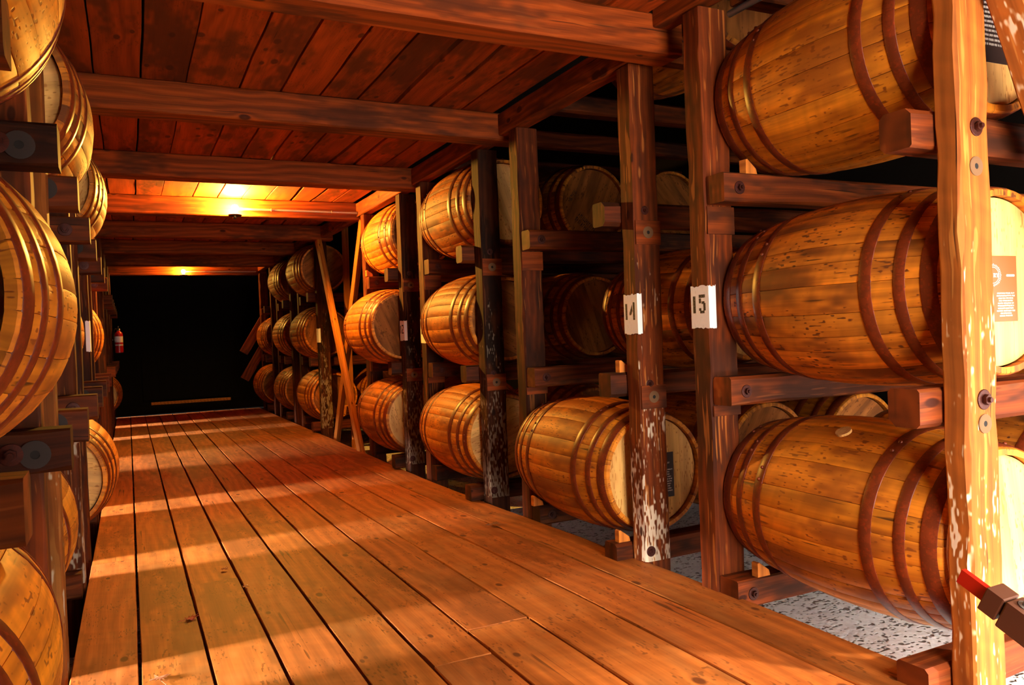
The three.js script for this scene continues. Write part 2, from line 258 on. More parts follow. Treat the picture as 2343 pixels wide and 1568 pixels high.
// ---------------------------------------------------------------- cross beams, edge boards, posts and rails
const BEAMS = [2.565, 4.05, 5.58, 7.15, 8.65, 10.18, 11.73, 13.28];
const ORD = ['nearest', 'second', 'third', 'fourth', 'fifth', 'sixth', 'seventh', 'eighth', 'ninth', 'tenth', 'eleventh', 'twelfth', 'thirteenth', 'fourteenth'];
const beamText = ['nearest ceiling cross beam, broad and scratched, meeting the post painted 15', 'second ceiling cross beam from the camera, with a dark knot near its left end', 'third ceiling cross beam from the camera, in shadow just before the bright bulb', 'lit ceiling cross beam that carries the nearer bright bulb and its pipe', 'dark ceiling cross beam just beyond the nearer bulb', 'sixth ceiling cross beam, a dark one between the two bulbs', 'seventh ceiling cross beam, shadowy, last before the far bulb', 'farthest ceiling cross beam, lit by the far bulb'];
BEAMS.forEach((d, i) => {
  const t = thing('ceiling_beam', beamText[i], 'beam', -0.36, 2.1845, -d - 0.075);
  part('timber', alongX(timber(2.44, 0.155, 0.15, { segs: 16, chamfer: 0.006, jitter: 0.0018, chips: 0.15, seed: 70 + i * 3, tone: i === 0 ? 1.2 : 1 })), M.beam, t);
});
// boards along the ceiling edge over the right-hand posts, one between each pair of cross beams
const edges = [[-0.38, 2.56, 1.2, 1.3], [2.72, 4.045, 1.13, 1.255], [4.205, 5.575, 1.13, 1.255], [5.735, 7.145, 1.13, 1.255], [7.305, 8.645, 1.13, 1.255], [8.805, 10.175, 1.17, 1.255], [10.335, 11.725, 1.17, 1.255], [11.885, 13.275, 1.17, 1.255]];
const edgeText = ['edge board above the post painted 15, running toward the camera', 'edge board over the post painted 14, running to the second cross beam', 'edge board between the second and third cross beams', 'lit edge board between the third beam and the bulb beam', 'edge board over the crossed braces', 'dark edge board just past the crossed braces', 'dark edge board seventh from the camera', 'farthest dark edge board above the right racks'];
edges.forEach(([a, b, y0, y1], i) => {
  const t = thing('edge_board', edgeText[i], 'board', i ? 1.99 : 1.98, 1 + (y0 + y1) / 2, -a);
  part('timber', alongZ(timber(b - a, 0.09, y1 - y0, { segs: 8, seed: 120 + i, jitter: 0.002, tone: 0.95 })), M.beam, t);
});
// hardware shared by posts and rails, facing +z
const washerGeo = revolve([[0.0085, 0.004], [0.03, 0.004], [0.032, 0.002], [0.032, -0.001]], 20), headGeo = new THREE.CylinderGeometry(0.0165, 0.0175, 0.014, 6).rotateX(Math.PI / 2).translate(0, 0, 0.01), studGeo = new THREE.CylinderGeometry(0.008, 0.009, 0.012, 12).rotateX(Math.PI / 2).translate(0, 0, 0.02);
const holeGeo = new THREE.CylinderGeometry(0.0105, 0.0105, 0.003, 16).rotateX(Math.PI / 2).translate(0, 0, 0.0005), ringGeo = revolve([[0.0105, 0.001], [0.0105, 0.003], [0.034, 0.003], [0.034, 0]], 24);
M.ringPale = new THREE.MeshStandardMaterial({ color: 0x6a4828, roughness: 0.85 });
M.ring = new THREE.MeshStandardMaterial({ color: 0x241812, roughness: 0.85 });
function bolt(parent, x, y, z, dir = 1, s = 1) { const b = new THREE.Group(); b.name = 'bolt'; b.position.set(x, y, z); b.scale.set(s, s, s * dir); b.rotation.z = x * 9; parent.add(b); part('washer', washerGeo, M.bolt, b); part('bolt_head', headGeo, M.bolt, b); part('stud', studGeo, M.bolt, b); return b; }
function boltHole(parent, x, y, z, pale) { const b = new THREE.Group(); b.name = 'bolt_hole'; b.position.set(x, y, z); if (pale) b.scale.set(0.75, 0.75, 1); parent.add(b); part('rust_ring', ringGeo, pale ? M.ringPale : M.ring, b); part('hole', holeGeo, M.dark, b); }
// number plates: white paint wrapped round the post's corner, black stencilled figures
function plateTexture(txt, wide) {
  const c = document.createElement('canvas'); c.width = 256; c.height = 512; const x = c.getContext('2d'), r = rng(txt.length * 7 + (txt.charCodeAt(1) || 1));
  x.fillStyle = '#f6f2ea'; x.fillRect(0, 0, 256, 512);
  for (let i = 0; i < 60; i++) { x.fillStyle = 'rgba(190,170,150,' + r() * 0.25 + ')'; x.fillRect(r() * 256, r() * 512, 2 + r() * 10, 4 + r() * 40); }
  x.fillStyle = '#0e0b0a';
  const dig = (ch, X, Y, w, h) => {                       // stencil figures built from bars
    const b = (a, q, e, f) => x.fillRect(X + a * w, Y + q * h, e * w, f * h);
    if (ch === '1') { b(0.3, 0, 0.5, 1); }
    if (ch === '2') { b(0.05, 0, 0.9, 0.16); b(0.65, 0.16, 0.3, 0.26); b(0.35, 0.45, 0.42, 0.14); b(0.12, 0.58, 0.36, 0.24); b(0.05, 0.85, 0.9, 0.15); }
    if (ch === '3') { b(0.1, 0, 0.8, 0.14); b(0.65, 0.1, 0.3, 0.34); b(0.38, 0.44, 0.45, 0.13); b(0.65, 0.55, 0.3, 0.34); b(0.1, 0.86, 0.8, 0.14); }
    if (ch === '4') { x.beginPath(); x.moveTo(X + w * 0.5, Y + h * 0.1); x.lineTo(X + w * 0.55, Y + h * 0.5); x.lineTo(X + w * 0.3, Y + h * 0.72); x.lineTo(X, Y + h * 0.72); x.lineTo(X, Y + h * 0.6); x.fill(); b(0.62, 0, 0.34, 1); }
    if (ch === '5') { b(0.08, 0, 0.84, 0.17); b(0.08, 0.2, 0.3, 0.26); b(0.44, 0.36, 0.4, 0.14); b(0.66, 0.46, 0.3, 0.4); b(0.08, 0.72, 0.3, 0.14); b(0.2, 0.86, 0.6, 0.14); }
  };
  if (txt.length === 2) { dig(txt[0], 8, 120, 76, 205); dig(txt[1], 110, 105, 108, 225); }
  x.fillStyle = 'rgba(246,242,234,0.75)'; for (let i = 0; i < 130; i++) x.fillRect(r() * 256, 90 + r() * 260, 1 + r() * 4, 1 + r() * 9);
  const t = new THREE.CanvasTexture(c); t.colorSpace = THREE.SRGBColorSpace; return t;
}
function plateGeo(w, h, seed) {                             // ragged top and bottom edges; uv 0..1
  const r = rng(seed), s = new THREE.Shape(), n = 9; s.moveTo(-w / 2, 0);
  for (let i = 0; i <= n; i++) s.lineTo(-w / 2 + w * i / n, (r() - 0.3) * 0.006);
  for (let i = n; i >= 0; i--) s.lineTo(-w / 2 + w * i / n, h - (r() - 0.3) * 0.009);
  const g = new THREE.ExtrudeGeometry(s, { depth: 0.0012, bevelEnabled: false }), u = g.attributes.uv, p = g.attributes.position;
  for (let i = 0; i < u.count; i++) u.setXY(i, p.getX(i) / w + 0.5, p.getY(i) / h);
  return g;
}
const PLATES = { 1: ['15', -0.009, 0.152], 2: ['14', -0.024, 0.149], 5: ['13', -0.047, 0.13], 6: ['12', -0.025, 0.132] };
function addPlate(post, txt, y0, y1, side, d0, d1, face, seed) {
  const w = d1 - d0 - 0.002, h = y1 - y0, m = new THREE.MeshStandardMaterial({ map: plateTexture(txt), roughness: 0.6 });
  const g = plateGeo(w, h, seed); g.rotateY(-side * Math.PI / 2); g.translate(-side * 0.066, 1 + y0, 0);
  const p = part('number_plate', g, m, post, txt ? 'white painted patch stencilled ' + txt : 'white painted patch');
  const sw = seed === 301 ? 0.034 : 0.024, f = plateGeo(sw, h, seed + 4); const u = f.attributes.uv; for (let i = 0; i < u.count; i++) u.setXY(i, 0.02, 0.98); f.translate(-side * (0.0672 - sw / 2), 1 + y0, (d1 - d0) / 2 + 0.0008);
  part('paint_edge', f, m, p);
}
const rightPost = ['nearest right-hand post, tall and pale-fronted, before the cream barrel heads', 'brown post painted 15, scraped along its corner', 'post painted 14 with white flaking paint at its foot', 'dark post left of the post painted 14, behind its barrel', 'dark post left of the second cross beam end, low daylight coloured into its foot', 'post painted 13, standing right of the post painted 12', 'dark post painted 12 with low daylight coloured into its foot', 'post at the right of the crossed braces, edge lit orange', 'black post at the left of the crossed braces, with a white patch'];
const leftPost = ['left rack post outside the doorway light, first of its row', 'left post with bleached end grain, beside the nearest left barrel', 'narrow dark left post just behind the nearest left barrels', 'left post with a grey limed foot beside the pale barrel head', 'fifth left post, dark, behind the pale barrel head', 'left post with a white paint patch on its edge', 'seventh left post, an orange-lit edge beyond the white patch', 'eighth left post, a thin orange-lit strip in the row'];
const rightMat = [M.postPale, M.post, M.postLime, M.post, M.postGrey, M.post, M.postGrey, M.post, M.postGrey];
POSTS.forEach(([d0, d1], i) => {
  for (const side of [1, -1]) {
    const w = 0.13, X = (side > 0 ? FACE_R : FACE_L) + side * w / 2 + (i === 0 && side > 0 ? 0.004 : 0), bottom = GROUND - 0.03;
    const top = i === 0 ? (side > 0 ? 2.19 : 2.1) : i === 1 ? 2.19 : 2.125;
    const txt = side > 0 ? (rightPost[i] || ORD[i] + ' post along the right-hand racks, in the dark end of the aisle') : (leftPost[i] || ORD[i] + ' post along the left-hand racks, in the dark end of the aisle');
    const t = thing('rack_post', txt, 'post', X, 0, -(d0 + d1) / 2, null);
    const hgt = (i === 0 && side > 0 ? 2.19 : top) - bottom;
    part('timber', timber(hgt, w, d1 - d0, { segs: 26, chamfer: 0.006, jitter: 0.0012, chips: 0.16, bow: 0.0016, seed: 200 + i * 2 + side, v0: -bottom * 0 - 0.33, tone: side < 0 ? (i === 1 ? 1.2 : 0.6) : i > 2 ? 0.62 : 1.05 }).translate(0, bottom, 0), side > 0 ? (rightMat[i] || M.post) : (i === 3 ? M.postLime : i === 2 ? M.postPale : M.post), t);  // past the third right post, dark stain and shade both in the tone
    if (side > 0 && PLATES[i]) addPlate(t, PLATES[i][0], PLATES[i][1], PLATES[i][2], 1, d0, d1, 0, 300 + i);
    if (side > 0 && i === 8) addPlate(t, '', -0.02, 0.14, 1, d0, d1, 0, 320);
    if (side < 0 && i === 5) addPlate(t, '', -0.014, 0.175, -1, d0, d1, 0, 330);
    const zf = (d1 - d0) / 2 + 0.001;
    if (side > 0 && i === 0) { bolt(t, 0.006, 1.497, zf, 1, 0.78); boltHole(t, 0.0, 1.393, zf, true); bolt(t, 0.004, 0.778, zf, 1, 0.85); boltHole(t, 0.004, 0.714, zf, true); }
    if (side > 0 && (i === 2 || i === 4 || i === 6)) { bolt(t, -0.01, 1.504, zf, 1, 0.6); bolt(t, -0.015, 0.76, zf, 1, 0.6); bolt(t, -0.04, 0.045, zf, 1, 0.7); }
    if (side > 0 && i > 0 && i < 7) for (const [y0, y1] of i % 2 === 0 ? [[1.358, 1.461], [0.655, 0.755]] : [[1.342, 1.445], [0.66, 0.7]]) {
      const g = timber(0.128, y1 - y0, 0.006, { segs: 2, chamfer: 0.001, jitter: 0.0006, seed: 20 + i + y0 * 9, tone: 1.15 }); alongX(g).translate(-0.062, (y0 + y1) / 2, zf + 0.001);
      const b = part('spacer_block', g, M.rail, t); if (i % 2 === 0) boltHole(b, 0.0, (y0 + y1) / 2, zf + 0.004, i > 0);
    }
  }
});
// block nailed to the left post under the nearest rail
{ const t = thing('support_block', 'thick brown block under the black lower-left rail end, splintered at its edge', 'block', -0.284, 0.615, -2.276); part('timber', timber(0.085, 0.1, 0.05, { segs: 4, chamfer: 0.008, chips: 0.3, jitter: 0.002, seed: 401, tone: 1.25 }), M.rail, t); }

const BAYS = [[0, 1], [2, 3], [4, 5], [6, 7], null, [8, 9], [10, 11], [12, 13]];
const bayName = { r: ['in the nearest right bay', 'in the second right bay', 'in the third right bay', 'in the fourth right bay', '', 'in the right bay just past the crossed braces', 'in the last but one right bay', 'in the farthest right bay'],
  l: ['in the nearest left bay', 'in the second left bay', 'in the third left bay', 'in the fourth left bay', '', 'in the fifth left bay', 'in the sixth left bay', 'in the farthest left bay'] };
const TIER = ['bottom', 'middle', 'top', 'overhead'];
const RAIL_TOP = [-0.935, -0.19, 0.555, 1.31];
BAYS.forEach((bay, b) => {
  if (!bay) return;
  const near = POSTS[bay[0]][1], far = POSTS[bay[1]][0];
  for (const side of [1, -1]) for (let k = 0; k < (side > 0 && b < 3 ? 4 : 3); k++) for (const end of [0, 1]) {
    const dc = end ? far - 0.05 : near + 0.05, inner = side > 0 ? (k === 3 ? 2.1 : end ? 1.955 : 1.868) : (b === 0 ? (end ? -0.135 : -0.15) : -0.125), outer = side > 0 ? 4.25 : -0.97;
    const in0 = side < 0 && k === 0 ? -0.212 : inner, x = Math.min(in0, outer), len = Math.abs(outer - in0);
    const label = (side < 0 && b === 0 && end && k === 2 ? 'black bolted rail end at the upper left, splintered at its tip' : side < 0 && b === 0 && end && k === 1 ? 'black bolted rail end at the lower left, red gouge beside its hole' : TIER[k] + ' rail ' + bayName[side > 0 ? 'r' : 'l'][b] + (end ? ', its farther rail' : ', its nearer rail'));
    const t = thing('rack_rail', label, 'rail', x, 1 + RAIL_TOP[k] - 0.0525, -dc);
    const tone = (b === 0 && side < 0 && end) ? 0.2 : b === 0 ? (end ? 1.1 : 0.8) : 0.6;  // beyond the nearest bay the tone holds shade as well as stain
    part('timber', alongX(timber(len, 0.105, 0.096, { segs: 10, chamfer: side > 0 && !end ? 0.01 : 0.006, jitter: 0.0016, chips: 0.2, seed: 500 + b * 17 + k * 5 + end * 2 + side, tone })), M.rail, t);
    if (b < 5) {
      const bx = (side > 0 ? in0 + 0.072 : in0 - (b ? 0.09 : 0.125)) - x, z = 0.049;
      if (end) { bolt(t, bx, -0.002, z, 1, side < 0 ? 0.85 : 0.75); if (side < 0 && b === 0) boltHole(t, bx + 0.045 + (k === 1 ? 0.004 : 0), -0.006, z); }
      else if (side < 0) boltHole(t, bx, 0.01, z);
    }
  }
});

// ---------------------------------------------------------------- barrels
const BL = 0.45, RB = 0.316, RH = 0.265;                      // half length, bilge radius, head radius
const bulge = (s) => RB - (RB - RH) * (s / BL) * (s / BL);
function staveGeo(a0, a1, seed, tone, off) {
  const r = rng(seed), g = 0.0009, col = [[a0, -0.006], [a0 + g / RB, -0.0012], [a0 + 0.004 / RB, 0], [(a0 + a1) / 2, 0.0004], [a1 - 0.004 / RB, 0], [a1 - g / RB, -0.0012], [a1, -0.006]];
  const rows = [[-BL + 0.034, -0.024], [-BL, -0.02], [-BL, -0.003], [-BL + 0.005, 0]]; for (let i = 1; i < 12; i++) rows.push([-BL + 2 * BL * i / 12, 0]); rows.push([BL - 0.005, 0], [BL, -0.003], [BL, -0.02], [BL - 0.034, -0.024]);
  const pos = [], uv = [], idx = [], u0 = r() * 3, v0 = r() * 3, n = col.length;
  rows.forEach(([s, dr]) => col.forEach(([a, da]) => { const R = bulge(s) + dr + (dr < -0.01 ? 0 : da) + off; pos.push(Math.cos(a) * R, Math.sin(a) * R, s); uv.push(u0 + (a - a0) * RB, v0 + s + (dr < -0.01 ? dr : 0)); }));
  for (let i = 0; i < rows.length - 1; i++) for (let j = 0; j < n - 1; j++) { const a = i * n + j, b = a + 1, c = a + n, d = c + 1; idx.push(a, b, d, a, d, c); }
  const q = new THREE.BufferGeometry(); q.setAttribute('position', new THREE.Float32BufferAttribute(pos, 3)); q.setAttribute('uv', new THREE.Float32BufferAttribute(uv, 2)); q.setIndex(idx);
  return tint(toCreasedNormals(q, 0.5), ...tone);
}
const HOOPS = [[0.010, 0.056], [0.098, 0.132], [0.2, 0.24]];
const hoopGeo = HOOPS.map(([a, b]) => { const s0 = BL - b, s1 = BL - a; return revolve([[bulge(s0) - 0.002, s0], [bulge(s0) + 0.0024, s0 + 0.0012], [bulge((s0 + s1) / 2) + 0.0032, (s0 + s1) / 2], [bulge(s1) + 0.0026, s1 - 0.0012], [bulge(s1) - 0.002, s1]], 72); });
const rivetGeo = new THREE.SphereGeometry(0.0065, 8, 5, 0, 6.3, 0, 1.57);
function headBoards(seed) {
  const r = rng(seed), R = 0.2425, n = 6, xs = [-R]; let acc = 0; const ws = Array.from({ length: n }, () => 0.8 + r() * 0.5), tot = ws.reduce((a, b) => a + b); ws.forEach((w) => { acc += w; xs.push(-R + 2 * R * acc / tot); });
  return ws.map((_, i) => {
    const xa = xs[i] + 0.0004, xb = xs[i + 1] - 0.0004, s = new THREE.Shape(), m = 7, H = (x) => Math.sqrt(Math.max(0, R * R - x * x));
    for (let k = 0; k <= m; k++) { const x = xa + (xb - xa) * k / m; k ? s.lineTo(x, -H(x)) : s.moveTo(x, -H(x)); }
    for (let k = m; k >= 0; k--) { const x = xa + (xb - xa) * k / m; s.lineTo(x, H(x)); }
    const g = new THREE.ExtrudeGeometry(s, { depth: 0.018, bevelEnabled: true, bevelThickness: 0.001, bevelSize: 0.0006, bevelSegments: 1, curveSegments: 1 });
    g.translate(0, 0, -0.019); const u = g.attributes.uv, du = r() * 3, dv = r() * 3; for (let k = 0; k < u.count; k++) u.setXY(k, u.getX(k) + du, u.getY(k) + dv);
    const t = 0.9 + r() * 0.18; return tint(g, t, t * (0.96 + r() * 0.05), t * (0.9 + r() * 0.12));
  });
}
const headSets = [headBoards(1), headBoards(2), headBoards(3)];
const bungGeo = new THREE.CylinderGeometry(0.026, 0.026, 0.012, 24); tint(bungGeo, 0.95);
function barrelProto(seed, fine, old, pale = 1, headMat = M.head) {
  const g = new THREE.Group(), r = rng(seed), n = 25 + (seed % 3), ws = Array.from({ length: n }, () => 0.65 + r() * 0.7), tot = ws.reduce((a, b) => a + b), mat = old ? M.staveOld : M.stave, simple = []; let a = 0;
  ws.forEach((w, i) => {
    const a1 = a + w / tot * Math.PI * 2, k = (0.82 + r() * 0.26) * pale, grey = r() < 0.15 ? 0.84 : 1, geo = staveGeo(a, a1, seed * 100 + i, [k * grey, k * grey * (0.94 + r() * 0.1), k * grey * (0.85 + r() * 0.3)], (r() - 0.5) * 0.0016); a = a1;
    if (fine) part('stave', geo, mat, g); else simple.push(geo);
  });
  if (!fine) part('staves', mergeGeometries(simple), mat, g).userData.kind = 'stuff';
  for (const s of [1, -1]) {
    hoopGeo.forEach((q, i) => {
      const h = part('hoop', q, M.hoop, g); h.scale.z = s; h.rotation.z = i * 0.35 + (s > 0 ? 0 : 0.6);
      if (fine) { const sm = BL - (HOOPS[i][0] + HOOPS[i][1]) / 2; for (const da of [0, 0.14]) { const v = part('rivet', rivetGeo, M.hoop, h); const R = bulge(sm) + 0.0025; v.position.set(Math.cos(1.2 + da) * R, Math.sin(1.2 + da) * R, sm); v.rotation.z = 1.2 + da - Math.PI / 2; } }
    });
    const hs = headSets[(seed + (s > 0 ? 1 : 0)) % 3];
    if (fine) { const h = new THREE.Group(); h.name = 'head'; h.position.z = s * (BL - 0.028); h.rotation.y = s > 0 ? 0 : Math.PI; g.add(h); hs.forEach((q) => part('head_board', q, headMat, h)); }
    else { const h = part('head', mergeGeometries(hs), headMat, g); h.userData.kind = 'stuff'; h.position.z = s * (BL - 0.028); h.rotation.y = s > 0 ? 0 : Math.PI; }
  }
  return g;
}
const protos = [barrelProto(1, true, false), barrelProto(2, true, true), barrelProto(3, true, false)], plain = [barrelProto(4, false, false, 0.8, M.headShaded), barrelProto(5, false, true, 0.8, M.headShaded)];
protos.push(barrelProto(6, true, false, 1.3), barrelProto(7, true, true, 0.85, M.headShaded), barrelProto(8, true, false, 1.05, M.headShaded));
const AXIS = [-0.65, 0.095, 0.84];
let nb = 0;
function barrel(side, b, k, X, label, o = {}) {
  const [p, q] = BAYS[b], d = (POSTS[p][1] + POSTS[q][0]) / 2 + (o.dd || 0), src = o.plain ? plain[nb % 2] : protos[o.proto ?? nb % 3];
  const g = src.clone(); g.name = numbered('barrel'); scene.add(g); nb++;
  g.position.set(X, 1 + (o.y ?? AXIS[k]), -d); g.rotation.set(0, o.yaw || 0, o.spin ?? (nb * 2.4) % 6.28);
  tag(g, label, 'barrel', o.group);
  return g;
}
const rs = 'r', where = (side, b) => bayName[side][b];
// first right bay: three barrels close to the camera
const B1b = barrel(1, 0, 0, 2.235, 'big bottom barrel at the right over bare white ground, round bung on top', { yaw: -0.03, spin: 0.15, proto: 0, y: -0.645 });
const B1m = barrel(1, 0, 1, 2.262, 'big middle barrel right of the post painted 15, brown placard on its head', { yaw: -0.03, spin: 0, proto: 1, dd: -0.006 });
const B1t = barrel(1, 0, 2, 2.255, 'big top barrel at the upper right with a black placard on its head', { yaw: -0.03, spin: 0, proto: 2, dd: -0.006 });
const B2b = barrel(1, 1, 0, 2.115, 'bottom barrel whose yellow head shows both sides of the post painted 14', { spin: 0, proto: 0, dd: 0.005 });
barrel(1, 1, 1, 2.70, 'shaded middle barrel set back between the posts painted 14 and 15', { proto: 1 });
barrel(1, 2, 0, 2.13, 'bottom barrel ' + where('r', 2) + ', a dull brown one', { proto: 2 });
barrel(1, 2, 1, 2.17, 'middle barrel ' + where('r', 2) + ', lamp glint on its hoops', { proto: 5 });
const B3t = barrel(1, 2, 2, 2.19, 'top barrel ' + where('r', 2) + ', patchy with a bright hoop glint', { proto: 1 });
const B4b = barrel(1, 3, 0, 2.08, 'bottom barrel ' + where('r', 3) + ', stencilled 50 on its head', { proto: 2, spin: 0.2 });
barrel(1, 3, 1, 1.99, 'middle barrel ' + where('r', 3) + ', glowing yellow and pushed into the aisle', { proto: 5, spin: 0.4 });
barrel(1, 3, 2, 2.18, 'top barrel ' + where('r', 3) + ', glowing yellow under the ceiling edge', { proto: 5 });
[[5, [2.14, 2.08, 2.07]], [6, [2.12, 2.13, 2.10]], [7, [2.06, 2.14]]].forEach(([b, xs]) => xs.forEach((x, k) => barrel(1, b, k, x, TIER[k] + ' barrel ' + where('r', b), { proto: 4 + (b + k) % 2 })));
// second and third barrels deep in the right racks, seen through the gaps
const deep = {}, overhead = [];
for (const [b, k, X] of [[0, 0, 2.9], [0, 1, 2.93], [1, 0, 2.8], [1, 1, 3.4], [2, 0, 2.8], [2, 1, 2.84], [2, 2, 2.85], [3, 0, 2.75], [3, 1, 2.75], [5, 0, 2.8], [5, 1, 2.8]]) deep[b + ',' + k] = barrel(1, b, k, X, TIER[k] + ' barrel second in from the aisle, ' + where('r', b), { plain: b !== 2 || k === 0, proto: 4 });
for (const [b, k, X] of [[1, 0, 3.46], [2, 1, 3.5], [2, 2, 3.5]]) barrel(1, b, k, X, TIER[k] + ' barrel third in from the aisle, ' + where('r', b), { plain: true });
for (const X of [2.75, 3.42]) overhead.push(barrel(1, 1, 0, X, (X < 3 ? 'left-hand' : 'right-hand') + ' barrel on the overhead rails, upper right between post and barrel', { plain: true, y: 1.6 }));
// left racks
barrel(-1, 0, 0, -0.465, 'nearest bottom-left barrel, its side leaning into the lower left corner', { proto: 3, spin: 2 });
barrel(-1, 0, 1, -0.408, 'nearest middle-left barrel, big and glossy with bright hoop edges', { proto: 0, spin: 3 });
barrel(-1, 0, 2, -0.4, 'nearest top-left barrel, cut by the upper left corner', { proto: 2, spin: 1 });
barrel(-1, 1, 0, -0.51, 'bottom barrel ' + where('l', 1) + ', mostly behind the narrow dark post', { proto: 0 });
barrel(-1, 1, 2, -0.4, 'top barrel ' + where('l', 1) + ', behind the black rail end', { proto: 1 });
barrel(-1, 2, 0, -0.385, 'bottom-left barrel with a pale cream head bulging over the walkway', { proto: 3, spin: 1.4 });
barrel(-1, 2, 1, -0.53, 'middle barrel ' + where('l', 2) + ', a thin sliver between posts', { proto: 0 });
barrel(-1, 2, 2, -0.387, 'top barrel ' + where('l', 2) + ', under the third cross beam', { proto: 0 });
barrel(-1, 3, 0, -0.55, 'bottom barrel ' + where('l', 3) + ', a greyish sliver', { proto: 1 });
barrel(-1, 3, 1, -0.47, 'middle barrel ' + where('l', 3) + ', orange beside the white paint patch', { proto: 2 });
barrel(-1, 7, 0, -0.41, 'bottom barrel ' + where('l', 7) + ', a red-brown crescent below the extinguisher', { proto: 1 });
// bung on the top of the big bottom barrel
{ const b = part('bung', bungGeo, M.head, B1b, 'round wooden bung'); const a = 2.05 - 0.15; b.position.set(Math.cos(a) * (RB + 0.0005), Math.sin(a) * (RB + 0.0005), 0.02); b.rotation.z = a - Math.PI / 2; }
// printed placards: text too small to read in the photograph, kept as rows of broken strokes
function placardTexture(kind) {
  const c = document.createElement('canvas'); c.width = 512; c.height = 512; const x = c.getContext('2d'), r = rng(kind * 31 + 5);
  x.fillStyle = kind === 1 ? '#8a4a1e' : '#2e150c'; x.fillRect(0, 0, 512, 512); x.fillStyle = '#f4ece0';
  const row = (cx, y, w, h) => { let p = cx - w / 2; const e = cx + w / 2; while (p < e) { const q = Math.min(e - p, 14 + r() * 34); for (let s = 0; s < q; s += 5) x.fillRect(p + s, y + r() * 2, 3.4, h - r() * 3); p += q + 7; } };
  if (kind === 1) {
    for (let i = 0; i < 10; i++) { row(150, 285 + i * 19.5, 110 + r() * 70, 12); row(385, 285 + i * 19.5, 110 + r() * 90, 12); }
    x.lineWidth = 4; x.strokeStyle = '#f4ece0'; x.beginPath(); x.arc(256, 150, 62, 0, 7); x.stroke();
    for (let i = 0; i < 34; i++) { const a = i / 34 * 6.283; x.save(); x.translate(256 + Math.cos(a) * 82, 150 + Math.sin(a) * 82); x.rotate(a); x.fillRect(-10, -4, 18 - r() * 6, 7); x.restore(); }
    x.font = 'bold 44px serif'; x.textAlign = 'left'; x.fillText('RY', 258, 166);
    for (let i = 0; i < 12; i++) { x.beginPath(); x.ellipse(405 + i * 7, 152 + (i % 3), 5, 8, 0.5, 0, 7); x.lineWidth = 2.5; x.stroke(); }
  } else if (kind === 2) {
    for (let i = 0; i < 10; i++) row(400, 190 + i * 27, 70 + r() * 110, 15);
    for (let i = 0; i < 12; i++) { x.beginPath(); x.ellipse(360 + i * 8, 120, 5, 9, 0.4, 0, 7); x.lineWidth = 2.5; x.strokeStyle = '#d8cabc'; x.stroke(); }
  } else for (let i = 0; i < 13; i++) row(270, 40 + i * 29, 200 + r() * 150, 16);
  const t = new THREE.CanvasTexture(c); t.colorSpace = THREE.SRGBColorSpace; return t;
}
function placard(bar, kind, w, h, dx, dy) {
  const g = new THREE.BoxGeometry(w, h, 0.0016); const p = part('placard', g, new THREE.MeshStandardMaterial({ map: placardTexture(kind), roughness: 0.5 }), bar, kind === 1 ? 'brown placard with white lines of text' : 'dark placard with white lines of text');
  const s = bar.rotation.z; const c = Math.cos(-s), q = Math.sin(-s); p.position.set(dx * c - dy * q, dx * q + dy * c, BL - 0.0255); p.rotation.z = -s;
}
placard(B1m, 1, 0.21, 0.19, -0.015, -0.02); placard(B1t, 3, 0.235, 0.23, 0.0, 0.0); placard(B2b, 2, 0.2, 0.205, 0.02, -0.025);
// black stencilling on heads
function stencil(bar, lines, w, h, dx, dy, rot) {
  const c = document.createElement('canvas'); c.width = 256; c.height = 256; const x = c.getContext('2d'); x.clearRect(0, 0, 256, 256); x.fillStyle = '#0a0705'; x.font = 'bold 92px monospace'; x.textAlign = 'center'; lines.forEach((s, i) => x.fillText(s, 128, 90 + i * 110));
  const t = new THREE.CanvasTexture(c); t.colorSpace = THREE.SRGBColorSpace;
  const p = part('stencil', new THREE.PlaneGeometry(w, h), new THREE.MeshStandardMaterial({ map: t, transparent: true, alphaTest: 0.5, roughness: 0.8 }), bar, 'black stencilled figures');
  const s = -bar.rotation.z, cc = Math.cos(s), q = Math.sin(s); p.position.set(dx * cc - dy * q, dx * q + dy * cc, BL - 0.0262); p.rotation.z = s + rot;
}
stencil(B4b, ['50', '1'], 0.2, 0.2, -0.07, -0.03, 0);
// smudged stencilling that cannot be read any more
function strokes(bar, rows, w, h, dx, dy, rot) {
  const c = document.createElement('canvas'); c.width = 256; c.height = 128; const x = c.getContext('2d'), r = rng(rows * 13 + 2); x.clearRect(0, 0, 256, 128); x.fillStyle = '#0a0705';
  for (let i = 0; i < rows; i++) for (let p = 4; p < 246; p += 15 + r() * 8) { const hh = 100 / rows; x.fillRect(p, 8 + i * 116 / rows, 4, hh); if (r() < 0.7) x.fillRect(p, 8 + i * 116 / rows + r() * hh * 0.7, 11, hh * 0.22); if (r() < 0.4) x.fillRect(p + 8, 8 + i * 116 / rows, 4, hh); }
  const t = new THREE.CanvasTexture(c); t.colorSpace = THREE.SRGBColorSpace;
  const p = part('stencil', new THREE.PlaneGeometry(w, h), new THREE.MeshStandardMaterial({ map: t, transparent: true, alphaTest: 0.5, roughness: 0.8 }), bar, 'smudged black stencilling');
  const s = -bar.rotation.z, cc = Math.cos(s), q = Math.sin(s); p.position.set(dx * cc - dy * q, dx * q + dy * cc, BL - 0.0262); p.rotation.z = s + rot;
}
strokes(deep['2,2'], 2, 0.17, 0.085, -0.06, -0.13, -0.75); strokes(deep['2,2'], 1, 0.1, 0.04, -0.15, 0.06, 0.9); strokes(B3t, 1, 0.07, 0.045, 0.16, -0.06, 0.2); strokes(overhead[0], 2, 0.2, 0.05, 0.0, -0.02, 0);

